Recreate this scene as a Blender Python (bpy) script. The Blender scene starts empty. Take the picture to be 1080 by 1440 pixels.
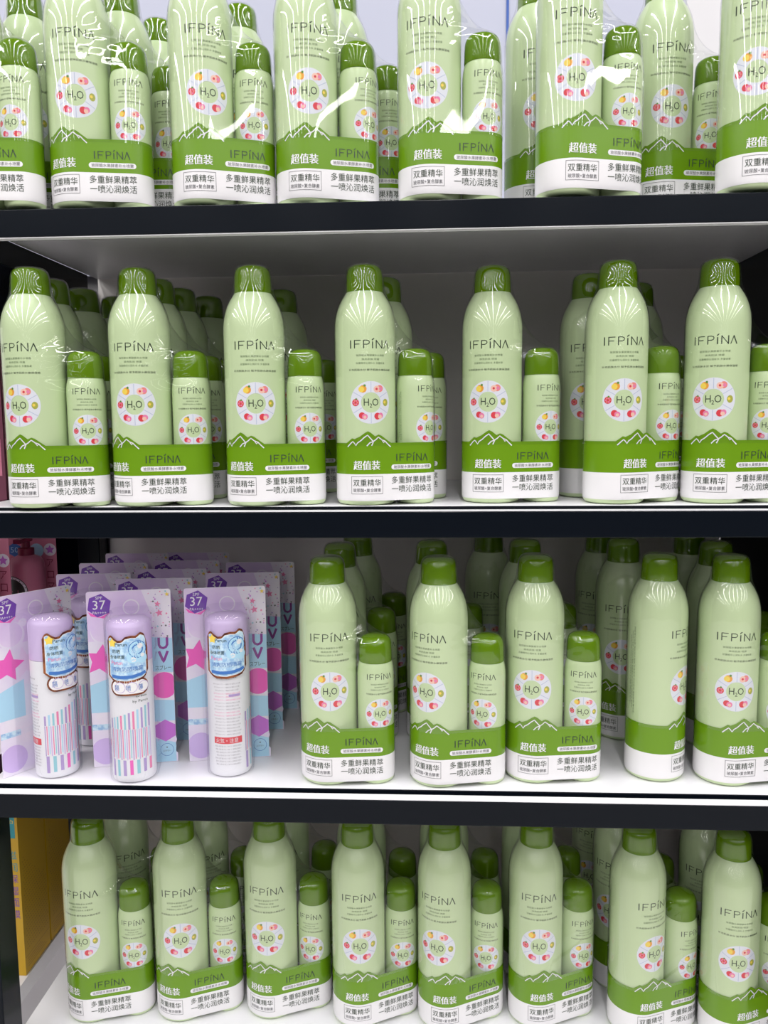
import bpy, math, random
from math import sin, cos, pi, radians as R, sqrt, asin, atan2

sc = bpy.context.scene
C = sc.collection
random.seed(5)

# ------------------------------------------------------------------ camera
CAM_F, CAM_Y, CAM_Z = 1141.29, -0.7069, 0.07544
PITCH, YAW, ROLL = R(6.3855), R(3.0564), R(-0.5048)
from mathutils import Vector, Matrix
cp, sp, cy, sy, cr, sr = cos(PITCH), sin(PITCH), cos(YAW), sin(YAW), cos(ROLL), sin(ROLL)
fwd = Vector((-sy * cp, cy * cp, -sp)); rgt = Vector((cy, sy, 0)); upv = rgt.cross(fwd)
r2 = rgt * cr + upv * sr; u2 = -rgt * sr + upv * cr
cam_data = bpy.data.cameras.new('camera'); cam = bpy.data.objects.new('camera', cam_data); C.objects.link(cam)
m = Matrix.Identity(4)
for i in range(3):
    m[i][0] = r2[i]; m[i][1] = u2[i]; m[i][2] = -fwd[i]
m[0][3], m[1][3], m[2][3] = 0.0, CAM_Y, CAM_Z
cam.matrix_world = m
cam_data.sensor_fit = 'VERTICAL'; cam_data.sensor_height = 36.0
cam_data.lens = 36.0 * CAM_F / 1440.0
cam_data.clip_start = 0.02; cam_data.clip_end = 60
sc.camera = cam

# ------------------------------------------------------------------ view, world, lamps
sc.view_settings.view_transform = 'Standard'; sc.view_settings.look = 'None'
sc.view_settings.gamma = 1.0; sc.view_settings.use_curve_mapping = False
sc.view_settings.exposure = 0.42
sc.cycles.max_bounces = 10; sc.cycles.transparent_max_bounces = 40
sc.cycles.glossy_bounces = 4; sc.cycles.diffuse_bounces = 4
sc.cycles.caustics_reflective = False; sc.cycles.caustics_refractive = False
world = bpy.data.worlds.new('world'); sc.world = world; world.use_nodes = True
wb = world.node_tree.nodes['Background']
wb.inputs[0].default_value = (0.93, 0.95, 1.0, 1); wb.inputs[1].default_value = 0.06

LAMP_POWER = 8.2
ROW_DIM = (1.85, 1.4, 0.85, 0.5, 0.36, 0.3, 0.26, 0.26, 0.26, 0.26, 0.26, 0.26, 0.26, 0.26)
CEIL_Z = 2.1
for col in range(9):
    for row in range(14):
        ld = bpy.data.lights.new('ceiling_tube', 'AREA'); ld.shape = 'RECTANGLE'
        ld.size = 0.11; ld.size_y = 1.6; ld.energy = LAMP_POWER * ROW_DIM[row]; ld.color = (1.0, 0.985, 0.97)
        lo = bpy.data.objects.new('ceiling_tube', ld); C.objects.link(lo)
        lo.location = (-4.36 + 1.1 * col, -0.95 - 1.7 * row, CEIL_Z)

# ------------------------------------------------------------------ materials
def mat(name, col, rough=0.5, spec=0.5, metal=0.0, coat=0.0, noise=None):
    mt = bpy.data.materials.new(name); mt.use_nodes = True
    b = mt.node_tree.nodes['Principled BSDF']
    b.inputs['Base Color'].default_value = (*col, 1); b.inputs['Roughness'].default_value = rough
    b.inputs['Specular IOR Level'].default_value = spec; b.inputs['Metallic'].default_value = metal
    b.inputs['Coat Weight'].default_value = coat
    if noise:
        nt = mt.node_tree; sc_, amt, col2 = noise
        tc = nt.nodes.new('ShaderNodeTexCoord'); n = nt.nodes.new('ShaderNodeTexNoise')
        n.inputs['Scale'].default_value = sc_; n.inputs['Detail'].default_value = 5
        rp = nt.nodes.new('ShaderNodeValToRGB')
        rp.color_ramp.elements[0].position = amt[0]; rp.color_ramp.elements[1].position = amt[1]
        rp.color_ramp.elements[0].color = (*col2, 1); rp.color_ramp.elements[1].color = (*col, 1)
        nt.links.new(tc.outputs['Object'], n.inputs['Vector']); nt.links.new(n.outputs['Fac'], rp.inputs['Fac'])
        nt.links.new(rp.outputs['Color'], b.inputs['Base Color'])
    return mt

def film_mat(name, base=0.05, edge=0.5, rough=0.06, bump=0.35, scale=(45, 45, 20), tint=(0.985, 0.99, 0.985)):
    mt = bpy.data.materials.new(name); mt.use_nodes = True; nt = mt.node_tree; nt.nodes.clear()
    out = nt.nodes.new('ShaderNodeOutputMaterial'); mix = nt.nodes.new('ShaderNodeMixShader')
    tr = nt.nodes.new('ShaderNodeBsdfTransparent'); tr.inputs[0].default_value = (*tint, 1)
    gl = nt.nodes.new('ShaderNodeBsdfGlossy'); gl.inputs['Roughness'].default_value = rough
    lw = nt.nodes.new('ShaderNodeLayerWeight'); lw.inputs['Blend'].default_value = 0.5
    pw = nt.nodes.new('ShaderNodeMath'); pw.operation = 'POWER'; pw.inputs[1].default_value = 3.5
    ma = nt.nodes.new('ShaderNodeMath'); ma.operation = 'MULTIPLY_ADD'; ma.inputs[1].default_value = edge; ma.inputs[2].default_value = base
    nt.links.new(lw.outputs['Facing'], pw.inputs[0]); nt.links.new(pw.outputs[0], ma.inputs[0])
    nt.links.new(ma.outputs[0], mix.inputs[0])
    tc = nt.nodes.new('ShaderNodeTexCoord'); mp = nt.nodes.new('ShaderNodeMapping'); mp.inputs['Scale'].default_value = scale
    nz = nt.nodes.new('ShaderNodeTexNoise'); nz.inputs['Scale'].default_value = 1.0; nz.inputs['Detail'].default_value = 2
    bp = nt.nodes.new('ShaderNodeBump'); bp.inputs['Strength'].default_value = bump; bp.inputs['Distance'].default_value = 0.004
    nt.links.new(tc.outputs['Object'], mp.inputs[0]); nt.links.new(mp.outputs[0], nz.inputs['Vector'])
    nt.links.new(nz.outputs['Fac'], bp.inputs['Height']); nt.links.new(bp.outputs[0], gl.inputs['Normal'])
    nt.links.new(tr.outputs[0], mix.inputs[1]); nt.links.new(gl.outputs[0], mix.inputs[2]); nt.links.new(mix.outputs[0], out.inputs[0])
    return mt

M = {}
M['can'] = mat('pale_green_lacquer', (0.57, 0.69, 0.41), 0.3, 0.5)
M['cap'] = mat('green_cap_plastic', (0.112, 0.222, 0.002), 0.14, 0.5)
M['band'] = mat('green_print', (0.135, 0.28, 0.007), 0.22, 0.5)
M['white'] = mat('white_print', (0.80, 0.78, 0.80), 0.25, 0.5)
M['ink'] = mat('dark_green_ink', (0.03, 0.05, 0.028), 0.4)
M['ink_soft'] = mat('soft_green_ink', (0.20, 0.27, 0.15), 0.4)
M['ink_grey'] = mat('grey_ink', (0.09, 0.09, 0.10), 0.4)
M['ink_pale'] = mat('pale_grey_ink', (0.34, 0.32, 0.36), 0.4)
M['wheel'] = mat('wheel_white', (0.76, 0.77, 0.86), 0.3)
M['wheel_line'] = mat('wheel_line', (0.50, 0.55, 0.72), 0.3)
M['orange'] = mat('fruit_orange', (0.85, 0.36, 0.05), 0.35)
M['peach'] = mat('fruit_peach', (0.85, 0.26, 0.22), 0.35)
M['blush'] = mat('fruit_flesh', (0.90, 0.55, 0.45), 0.35)
M['red'] = mat('fruit_red', (0.72, 0.05, 0.07), 0.35)
M['kiwi'] = mat('fruit_kiwi', (0.42, 0.42, 0.07), 0.35)
M['leaf'] = mat('fruit_leaf', (0.12, 0.28, 0.04), 0.35)
M['film'] = film_mat('clear_shrink_film', 0.06, 0.6, 0.022, 0.07, (20, 20, 9))
M['blister'] = film_mat('clear_blister', 0.05, 0.5, 0.05, 0.05, (30, 30, 30), (0.97, 0.97, 0.985))
M['deck'] = mat('white_shelf_sheet', (0.80, 0.79, 0.83), 0.28, 0.5, noise=(9, (0.3, 0.5), (0.74, 0.73, 0.77)))
M['black'] = mat('black_painted_steel', (0.003, 0.0048, 0.0085), 0.2, 0.16)
M['panel'] = mat('grey_back_sheet', (0.86, 0.82, 0.80), 0.45, 0.4)
M['upanel'] = mat('lavender_back_sheet', (0.52, 0.53, 0.66), 0.4, 0.4)
M['upanel2'] = mat('pale_back_sheet', (0.70, 0.68, 0.71), 0.4, 0.4)
M['blue'] = mat('blue_edge_strip', (0.03, 0.10, 0.42), 0.4)
# sunscreen packs
M['lav'] = mat('lavender_plastic', (0.64, 0.50, 0.76), 0.3)
M['uvink'] = mat('deep_magenta_ink', (0.27, 0.05, 0.30), 0.35)
M['carton'] = mat('dark_pink_carton', (0.16, 0.035, 0.07), 0.5)
M['bwhite'] = mat('white_bottle', (0.83, 0.82, 0.85), 0.3)
M['pink'] = mat('pink_print', (0.85, 0.12, 0.50), 0.35)
M['rose'] = mat('rose_print', (0.83, 0.22, 0.42), 0.35)
M['violet'] = mat('violet_print', (0.17, 0.055, 0.40), 0.35)
M['mag'] = mat('magenta_print', (0.55, 0.16, 0.62), 0.35)
M['sky'] = mat('sky_print', (0.42, 0.68, 0.86), 0.35)
M['teal'] = mat('teal_stripe', (0.30, 0.60, 0.68), 0.35)
M['lil'] = mat('lilac_stripe', (0.44, 0.32, 0.62), 0.35)
M['lilac'] = mat('lilac_print', (0.60, 0.45, 0.78), 0.35)
M['cardw'] = mat('card_print', (0.84, 0.80, 0.86), 0.3, noise=(14, (0.38, 0.62), (0.74, 0.66, 0.84)))
M['cardl'] = mat('card_lavender', (0.66, 0.50, 0.78), 0.3, noise=(22, (0.35, 0.65), (0.78, 0.66, 0.84)))
M['copper'] = mat('copper_foil', (0.40, 0.13, 0.05), 0.25, 0.6, 0.55, noise=(160, (0.35, 0.65), (0.12, 0.03, 0.02)))
M['paleblue'] = mat('pale_blue_print', (0.60, 0.78, 0.90), 0.35, noise=(240, (0.4, 0.6), (0.30, 0.50, 0.75)))
M['blueink'] = mat('blue_ink', (0.05, 0.17, 0.50), 0.4)
M['yellow'] = mat('yellow_print', (0.90, 0.66, 0.10), 0.35)
M['pinkp'] = mat('pink_pump_plastic', (0.62, 0.19, 0.29), 0.3)
M['pinkc'] = mat('pink_card', (0.62, 0.20, 0.30), 0.4)
M['dlabel'] = mat('dark_label', (0.03, 0.035, 0.03), 0.4)
M['maroon'] = mat('maroon_ink', (0.22, 0.015, 0.05), 0.4)
M['ybox'] = mat('yellow_box', (0.58, 0.34, 0.008), 0.4)
M['yflap'] = mat('orange_box_flap', (0.52, 0.25, 0.01), 0.4)
M['ydot'] = mat('ochre_dots', (0.36, 0.19, 0.008), 0.4)
M['tealink'] = mat('teal_ink', (0.02, 0.30, 0.36), 0.4)
M['floor'] = mat('floor_tile', (0.55, 0.53, 0.52), 0.25)

# ------------------------------------------------------------------ mesh builder
class MB:
    def __init__(s): s.v = []; s.f = []; s.fm = []; s.sm = []; s.mats = []
    def mi(s, name):
        if name not in s.mats: s.mats.append(name)
        return s.mats.index(name)
    def add(s, vs, fs, mname, smooth=False):
        o = len(s.v); k = s.mi(mname); s.v.extend(vs)
        for f in fs:
            s.f.append(tuple(o + i for i in f)); s.fm.append(k); s.sm.append(smooth)
    def grid(s, rows, mname, smooth=True, closed=False):
        n = len(rows[0]); vs = [p for r in rows for p in r]; fs = []
        for j in range(len(rows) - 1):
            for i in range(n if closed else n - 1):
                i2 = (i + 1) % n
                fs.append((j * n + i, j * n + i2, (j + 1) * n + i2, (j + 1) * n + i))
        s.add(vs, fs, mname, smooth)
    def lathe(s, prof, mname, cx=0.0, cy_=0.0, n=56):
        rows = [[(cx + r * cos(2 * pi * i / n), cy_ + r * sin(2 * pi * i / n), z) for i in range(n)] for r, z in prof]
        s.grid(rows, mname, True, True)
    def box(s, x0, x1, y0, y1, z0, z1, mname):
        vs = [(x, y, z) for z in (z0, z1) for y in (y0, y1) for x in (x0, x1)]
        s.add(vs, [(0, 2, 3, 1), (4, 5, 7, 6), (0, 1, 5, 4), (2, 6, 7, 3), (0, 4, 6, 2), (1, 3, 7, 5)], mname)
    def build(s, name, parent=None, bevel=None, sharp=True):
        me = bpy.data.meshes.new(name); me.from_pydata(s.v, [], s.f)
        for n in s.mats: me.materials.append(M[n])
        me.polygons.foreach_set('material_index', s.fm); me.polygons.foreach_set('use_smooth', s.sm)
        me.update()
        if sharp: me.set_sharp_from_angle(angle=R(42))
        o = bpy.data.objects.new(name, me); C.objects.link(o)
        if parent: o.parent = parent
        if bevel:
            md = o.modifiers.new('bevel', 'BEVEL'); md.width = bevel; md.segments = 2; md.limit_method = 'ANGLE'
        return o

# ------------------------------------------------------------------ 2D print helpers: every shape is (verts2d, faces)
_tc = {}
def text2d(body, fat=0.0):
    key = (body, fat)
    if key in _tc: return _tc[key]
    cu = bpy.data.curves.new('t', 'FONT'); cu.body = body; cu.size = 1.0; cu.resolution_u = 2; cu.offset = fat
    cu.align_x = 'LEFT'; cu.space_line = 1.0
    o = bpy.data.objects.new('t', cu); C.objects.link(o)
    dg = bpy.context.evaluated_depsgraph_get()
    me = bpy.data.meshes.new_from_object(o.evaluated_get(dg))
    vs = [(v.co.x, v.co.y) for v in me.vertices]; fs = [tuple(p.vertices) for p in me.polygons]
    bpy.data.objects.remove(o); bpy.data.curves.remove(cu); bpy.data.meshes.remove(me)
    # face the reader
    if fs:
        a, b, c = (vs[i] for i in fs[0][:3])
        ar = 0
        f0 = max(fs, key=len)
        for i in range(len(f0)):
            p, q = vs[f0[i]], vs[f0[(i + 1) % len(f0)]]; ar += p[0] * q[1] - q[0] * p[1]
        if ar < 0: fs = [tuple(reversed(f)) for f in fs]
    x0 = min(v[0] for v in vs); x1 = max(v[0] for v in vs); y0 = min(v[1] for v in vs); y1 = max(v[1] for v in vs)
    r = ([((x - x0) / (x1 - x0), (y - y0) / (y1 - y0)) for x, y in vs], fs, (x1 - x0) / (y1 - y0))
    _tc[key] = r
    return r
def T(body, cx, cz, w, h=None, fat=0.0):
    vs, fs, asp = text2d(body, fat)
    if h is None: h = w / asp
    return [(cx + (x - .5) * w, cz + (y - .5) * h) for x, y in vs], fs
def TV(body, cx, cz, w, h):
    vs, fs = T(body, 0, 0, w, h)
    return [(cx - y, cz + x) for x, y in vs], fs
def stroke(pts, w, seg=2.0):
    # ribbon along a polyline, subdivided so that it can wrap round a can
    P = [pts[0]]
    for a, b in zip(pts, pts[1:]):
        L = math.hypot(b[0] - a[0], b[1] - a[1]); n = max(1, int(L / seg))
        P += [(a[0] + (b[0] - a[0]) * k / n, a[1] + (b[1] - a[1]) * k / n) for k in range(1, n + 1)]
    vs = []; fs = []
    for i, p in enumerate(P):
        a = P[max(0, i - 1)]; b = P[min(len(P) - 1, i + 1)]
        dx, dy = b[0] - a[0], b[1] - a[1]; L = math.hypot(dx, dy) or 1; nx, ny = -dy / L * w / 2, dx / L * w / 2
        vs += [(p[0] - nx, p[1] - ny), (p[0] + nx, p[1] + ny)]
    for i in range(len(P) - 1): fs.append((2 * i, 2 * i + 2, 2 * i + 3, 2 * i + 1))
    return vs, fs
def poly(pts): return list(pts), [tuple(range(len(pts)))]
def disc(cx, cz, r, n=20, rings=1, ry=None):
    ry = ry or r
    vs = [(cx, cz)]; fs = []
    for k in range(1, rings + 1):
        for i in range(n):
            a = 2 * pi * i / n; vs.append((cx + r * k / rings * cos(a), cz + ry * k / rings * sin(a)))
    for i in range(n): fs.append((0, 1 + i, 1 + (i + 1) % n))
    for k in range(1, rings):
        for i in range(n):
            i2 = (i + 1) % n; o = 1 + (k - 1) * n; q = 1 + k * n
            fs.append((o + i, q + i, q + i2, o + i2))
    return vs, fs
def ring(cx, cz, r0, r1, n=36, k=3):
    vs = []; fs = []
    for j in range(k + 1):
        r = r0 + (r1 - r0) * j / k
        for i in range(n): vs.append((cx + r * cos(2 * pi * i / n), cz + r * sin(2 * pi * i / n)))
    for j in range(k):
        for i in range(n):
            i2 = (i + 1) % n; fs.append((j * n + i, (j + 1) * n + i, (j + 1) * n + i2, j * n + i2))
    return vs, fs
def rect(x0, x1, z0, z1, step=2.0):
    n = max(1, int((x1 - x0) / step)); vs = []; fs = []
    for i in range(n + 1):
        x = x0 + (x1 - x0) * i / n; vs += [(x, z0), (x, z1)]
    for i in range(n): fs.append((2 * i, 2 * i + 2, 2 * i + 3, 2 * i + 1))
    return vs, fs
def pill(x0, x1, z0, z1, step=2.0):
    r = (z1 - z0) / 2; cz = (z0 + z1) / 2; xs = [x0 + r - r * cos(pi / 2 * k / 5) for k in range(6)]
    n = max(2, int((x1 - x0 - 2 * r) / step)); xs += [x0 + r + (x1 - x0 - 2 * r) * k / n for k in range(1, n)]
    xs += [x1 - r + r * sin(pi / 2 * k / 5) for k in range(6)]
    vs = []; fs = []
    for x in xs:
        d = max(0, x0 + r - x, x - (x1 - r)); h = sqrt(max(0, r * r - d * d)); vs += [(x, cz - h), (x, cz + h)]
    for i in range(len(xs) - 1): fs.append((2 * i, 2 * i + 2, 2 * i + 3, 2 * i + 1))
    return vs, fs
def logo(cx, cz, w, h, sw):
    # I F P I(acute) N A(no bar), thin sans letters
    x0 = cx - w / 2; u = w / 100.0; b = cz - h / 2; t = cz + h / 2; out = []
    S = lambda pts, k=1.0: out.append(stroke([(x0 + x * u, b + y * h) for x, y in pts], sw * k))
    S([(2, 0), (2, 1)], 1.2)
    S([(12, 0), (12, 1)]); S([(11.5, .97), (27, .97)], .8); S([(12, .52), (24, .52)], .8)
    S([(34, 0), (34, 1)]); S([(33.5, .97), (42, .97), (46, .90), (47.5, .74), (46, .57), (42, .49), (34, .49)], .85)
    S([(55, 0), (55, .82)], 1.1); S([(53.5, 1.0), (58.5, 1.2)], 1.0)
    S([(64, 0), (64, 1)]); S([(63.6, 1), (79.4, 0)], .85); S([(79, 0), (79, 1)])
    S([(84, 0), (91.5, 1)], .8); S([(91, 1), (99, 0)], 1.15)
    return out

class Printer:
    """prints 2D shapes (mm) onto a surface function surf(s, z, off) -> point in metres"""
    def __init__(s, mb, surf): s.mb = mb; s.surf = surf
    def __call__(s, shape, mname, off, dx=0.0, dz=0.0):
        vs, fs = shape
        s.mb.add([s.surf(x + dx, z + dz, off) for x, z in vs], fs, mname)

# ------------------------------------------------------------------ spray cans
MM = 0.001
def prof_radius(prof, z):
    for (r0, z0), (r1, z1) in zip(prof, prof[1:]):
        if z0 <= z <= z1 and z1 > z0: return r0 + (r1 - r0) * (z - z0) / (z1 - z0)
    return prof[-1][0]
def wheel(P, cz, k, off, rad):
    P(ring(0, cz, 8.9 * k, 18.8 * k), 'wheel', off)
    for a in (90, 30, -30, -90, -150, 150):
        P(stroke([(9.2 * k * cos(R(a)), cz + 9.2 * k * sin(R(a))), (18.4 * k * cos(R(a)), cz + 18.4 * k * sin(R(a)))], .55 * k), 'wheel_line', off + .05)
    def at(a): return 13.9 * k * cos(R(a)), cz + 13.9 * k * sin(R(a))
    x, z = at(121)
    P(disc(x, z, 3.3 * k, 14), 'orange', off + .06); P(disc(x - 1.4 * k, z - .3 * k, 2.6 * k, 12), 'yellow', off + .1); P(disc(x + 1.6 * k, z + 3.0 * k, 1.1 * k, 8), 'leaf', off + .1)
    x, z = at(60)
    P(disc(x + 1.3 * k, z + .2 * k, 3.1 * k, 14), 'peach', off + .06); P(disc(x - 1.6 * k, z - .3 * k, 3.0 * k, 14), 'blush', off + .09); P(disc(x - 1.8 * k, z - .2 * k, 1.1 * k, 10), 'red', off + .12); P(disc(x + 2.0 * k, z, 1.5 * k, 10), 'rose', off + .12)
    x, z = at(0)
    P(disc(x, z, 2.7 * k, 14, 1, 3.3 * k), 'kiwi', off + .06); P(disc(x - .8 * k, z + .3 * k, 1.3 * k, 10), 'yellow', off + .1)
    x, z = at(180)
    P(disc(x, z, 3.2 * k, 16), 'red', off + .06)
    for q in range(6): P(disc(x + 1.7 * k * cos(q * 1.05), z + 1.8 * k * sin(q * 1.05), .8 * k, 8), 'rose' if q % 2 else 'peach', off + .1)
    P(disc(x + .6 * k, z + 3.0 * k, .9 * k, 8), 'leaf', off + .1)
    x, z = at(-120)
    P(disc(x - 1.2 * k, z + .6 * k, 2.9 * k, 12), 'red', off + .06); P(disc(x + 1.3 * k, z - .4 * k, 2.6 * k, 12), 'rose', off + .09); P(disc(x + 1.4 * k, z - .9 * k, 1.4 * k, 10), 'blush', off + .12)
    x, z = at(-60)
    P(disc(x - 1.1 * k, z, 3.1 * k, 12), 'red', off + .06); P(disc(x + 1.9 * k, z + .6 * k, 2.5 * k, 12), 'rose', off + .09); P(disc(x + 1.2 * k, z - .6 * k, 1.9 * k, 10), 'blush', off + .12)
    P(T('H', -4.2 * k, cz + .3 * k, 4.6 * k, 6.3 * k), 'ink', off); P(T('O', 3.9 * k, cz + .3 * k, 5.6 * k, 6.5 * k), 'ink', off); P(T('2', -.2 * k, cz - 2.7 * k, 2.2 * k, 3.6 * k), 'ink', off)

LARGE = [(0.01, .6), (20, .6), (22, 0), (24.6, .5), (26.3, 1.9), (27.1, 4), (27.25, 7), (27.25, 60), (27.25, 110), (27.25, 157), (27.05, 162), (26.45, 167), (25.3, 172.5), (23.5, 178), (21.0, 183.3), (18.3, 187.6), (16.6, 190.2), (15.8, 191)]
LCAP = [(15.5, 190.3), (16.6, 190.1), (16.75, 190.8), (16.6, 198), (16.25, 205), (15.7, 209), (14.5, 211.8), (12.2, 213.6), (8.5, 214.6), (4, 215), (.01, 215.1)]
SMALL = [(0.01, .5), (12, .5), (13.5, 0), (15.7, .6), (16.9, 2.2), (17.25, 5), (17.25, 50), (17.25, 104), (17.0, 108), (16.4, 112), (15.6, 115.3), (15.0, 116.8)]
SCAP = [(14.7, 116.4), (15.6, 116.2), (15.8, 117), (15.65, 125), (15.3, 132), (14.7, 135.3), (13.4, 137.9), (11, 139.7), (7.5, 140.7), (3.5, 141.1), (.01, 141.2)]
def mm(prof): return [(r * MM, z * MM) for r, z in prof]

def can_surf(prof):
    def f(s, z, off):
        r = prof_radius(prof, z); a = s / 27.25 if prof is LARGE else s / 17.25
        return ((r + off) * MM * sin(a), -(r + off) * MM * cos(a), z * MM)
    return f
def make_large():
    b = MB(); b.lathe(mm(LARGE), 'can', n=64); P = Printer(b, can_surf(LARGE))
    for sh in logo(0, 142.6, 37.5, 7.2, .85): P(sh, 'ink', .12)
    P(T('玻尿酸水果酵素补水喷雾', 0, 133, 26, 1.9), 'ink_soft', .1)
    P(T('焕亮肌肤 喷雾', 0, 129.6, 16, 1.8), 'ink_soft', .1)
    P(T('双重精华沁润补水 多重鲜果', 0, 126.2, 26.5, 1.9), 'ink_soft', .1)
    P(T('补充肌肤水分 赋予肌肤水嫩保湿感', 0, 120.4, 40, 1.9), 'ink', .1)
    wheel(P, 91.8, 1.0, .12, 27.25)
    # small back text column, read along the can
    for k in range(3): P(TV('净含量 保湿喷雾 使用方法 注意事项 请置于阴凉处 避免儿童接触', -54 - 2.6 * k, 105, 84 - 9 * k, 1.7), 'ink_soft', .1)
    o = b.build('large_can')
    c = MB(); c.lathe(mm(LCAP), 'cap', n=56); c.build('cap', o)
    return o
def make_small():
    b = MB(); b.lathe(mm(SMALL), 'can', n=52); P = Printer(b, can_surf(SMALL))
    for sh in logo(0, 104.2, 25.5, 5.2, .6): P(sh, 'ink', .1)
    P(T('玻尿酸水果酵素补水喷雾', 0, 97.2, 17.5, 1.4), 'ink_soft', .08)
    P(T('焕亮肌肤 喷雾', 0, 94.6, 11, 1.3), 'ink_soft', .08)
    P(T('双重精华沁润补水 多重鲜果', 0, 92, 18, 1.4), 'ink_soft', .08)
    P(T('补充肌肤水分 赋予肌肤水嫩保湿感', 0, 88, 27, 1.6), 'ink', .08)
    wheel(P, 68.8, .775, .1, 17.25)
    for k in range(2): P(TV('净含量 保湿喷雾 使用方法 注意事项 避免儿童接触', -30 - 2.2 * k, 80, 44 - 5 * k, 1.4), 'ink_soft', .08)
    o = b.build('small_can')
    c = MB(); c.lathe(mm(SCAP), 'cap', n=48); c.build('cap', o)
    return o

# hull of the two cans: A at 0, B at (DB, 0)
DB = 45.5
def hull_pt(s, rA, rB, d=DB):
    """arc length s (mm) from the front of A, going to the right round the hull; returns point and normal angle"""
    a = asin((rA - rB) / d); Ls = sqrt(d * d - (rA - rB) ** 2)
    parts = [rA * a, Ls, rB * (pi - 2 * a), Ls, rA * (pi + a)]
    tot = sum(parts); s = s % tot
    if s < parts[0]: ph = s / rA; return rA * sin(ph), -rA * cos(ph), ph
    s -= parts[0]
    if s < parts[1]: return rA * sin(a) + s * cos(a), -rA * cos(a) + s * sin(a), a
    s -= parts[1]
    if s < parts[2]: ph = a + s / rB; return d + rB * sin(ph), -rB * cos(ph), ph
    s -= parts[2]
    if s < parts[3]:
        ph = pi - a; return d + rB * sin(ph) - s * cos(a), -rB * cos(ph) + s * sin(a), ph
    s -= parts[3]; ph = pi - a + s / rA
    return rA * sin(ph), -rA * cos(ph), ph
RA, RB = 27.75, 17.75
def hull_len():
    a = asin((RA - RB) / DB); return 2 * sqrt(DB ** 2 - (RA - RB) ** 2) + RB * (pi - 2 * a) + RA * (pi + 2 * a)
HL = hull_len()
def sleeve_surf(soff):
    def f(s, z, off):
        x, y, ph = hull_pt(s + soff, RA, RB)
        k = max(0.0, (8 - z) / 8.0) ** 2 * 1.6
        off = off - k
        return ((x + off * sin(ph)) * MM, (y - off * cos(ph)) * MM, z * MM)
    return f
MOUNT = [(-23, 56), (-20.5, 57.6), (-17, 60.2), (-14.5, 59.6), (-9.5, 61.8), (-5, 65.0), (-2.4, 66.4), (.2, 65.2), (4.2, 61.9), (7.4, 63.4), (10.2, 62.4), (15, 58.8), (19, 56)]
def top_profile(s):
    s = (s + HL / 2) % HL - HL / 2
    for (a, za), (b, zb) in zip(MOUNT, MOUNT[1:]):
        if a <= s <= b: return za + (zb - za) * (s - a) / (b - a)
    return 56.0
def make_sleeve(soff):
    b = MB(); f = sleeve_surf(soff)
    ss = sorted(set([-HL / 2 + HL * k / 150 for k in range(150)] + [p[0] for p in MOUNT]))
    b.grid([[f(s, z, 0) for s in ss] for z in (4.2, 5.5, 8, 14, 21, 28.2)], 'white', True, True)
    b.grid([[f(s, 28.2 + (top_profile(s) - 28.2) * k / 4, 0) for s in ss] for k in range(5)], 'band', True, True)
    P = Printer(b, f)
    W = .22
    P(stroke([(-21.5, 52.6), (-18.6, 55.4), (-16.2, 57.4), (-14.6, 56.0), (-13.2, 53.9), (-11.6, 56.3), (-8.6, 58.2), (-5.6, 61.0), (-2.6, 63.0), (.4, 59.6), (2.6, 57.2), (.9, 53.6)], .95, 1.5), 'white', W)
    P(stroke([(-3.4, 53.4), (-.6, 56.3), (2.4, 57.4), (4.8, 59.0), (7.2, 61.2), (10.4, 58.8), (13.4, 57.6), (15.6, 55.2), (18.6, 52.4)], .95, 1.5), 'white', W)
    P(stroke([(10.2, 59.0), (12.0, 56.2), (13.2, 57.4)], .8, 1.5), 'white', W)
    for dx in (-.22, 0, .22): P(T('超值装', -3.5 + dx, 36.2, 24, 8.2), 'white', W + .02 * dx)
    for sh in logo(39.0, 42.8, 30.5, 6.4, .75): P(sh, 'ink', W)
    P(pill(19.2, 59.0, 32.0, 36.5), 'white', .12); P(T('玻尿酸水果酵素补水喷雾', 39.2, 34.25, 35.5, 3.0), 'ink_grey', W)
    for x0, x1, z0, z1 in ((-18, 11, 10.4, 10.7), (-18, 11, 26.0, 26.3)): P(rect(x0, x1, z0, z1), 'ink_grey', W)
    for x0, x1, z0, z1 in ((-18, -17.7, 10.4, 26.3), (10.7, 11, 10.4, 26.3)): P(rect(x0, x1, z0, z1), 'ink_grey', W)
    P(T('双重精华', -3.5, 20.6, 25.5, 6.2), 'ink', W); P(T('玻尿酸+复合酵素', -3.5, 13.9, 25.5, 3.4), 'ink_grey', W)
    P(T('多重鲜果精萃', 39.2, 22.5, 39.5, 6.5), 'ink', W); P(T('一喷沁润焕活', 39.2, 14.6, 39.5, 6.5), 'ink', W)
    return b.build('label_sleeve')

# clear shrink film above the printed part
FA = [(28.3, 50), (28.3, 157), (28.0, 162), (27.4, 167), (26.2, 172.8), (24.3, 178.5), (21.8, 184), (19.6, 189), (18.2, 194), (17.4, 201), (17.0, 206), (16.3, 210), (15.0, 212.8), (12.6, 214.6), (8.5, 215.6), (4, 216), (.05, 216.2)]
FB = [(50, 18.3, 63.8), (104, 18.3, 63.8), (110, 17.8, 63.3), (116, 16.9, 62.4), (126, 16.5, 62.0), (132, 16.1, 61.4), (136, 15.2, 60.2), (139, 13.6, 58.0), (141, 12.2, 55.6), (142.2, 10.5, 52.5), (144, 8.5, 48.5), (146.5, 7, 44.5), (149.5, 5.5, 40.6), (153, 4.5, 37.0), (158, 4, 33.2), (163, 3.5, 30.2), (168, 3, 27.6), (174, 2.5, 20), (216.2, .03, .03)]
def lerp(tab, z, k):
    for p, q in zip(tab, tab[1:]):
        if p[0] <= z <= q[0]: return p[k] + (q[k] - p[k]) * (z - p[0]) / max(1e-6, q[0] - p[0])
    return tab[-1][k]
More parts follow.
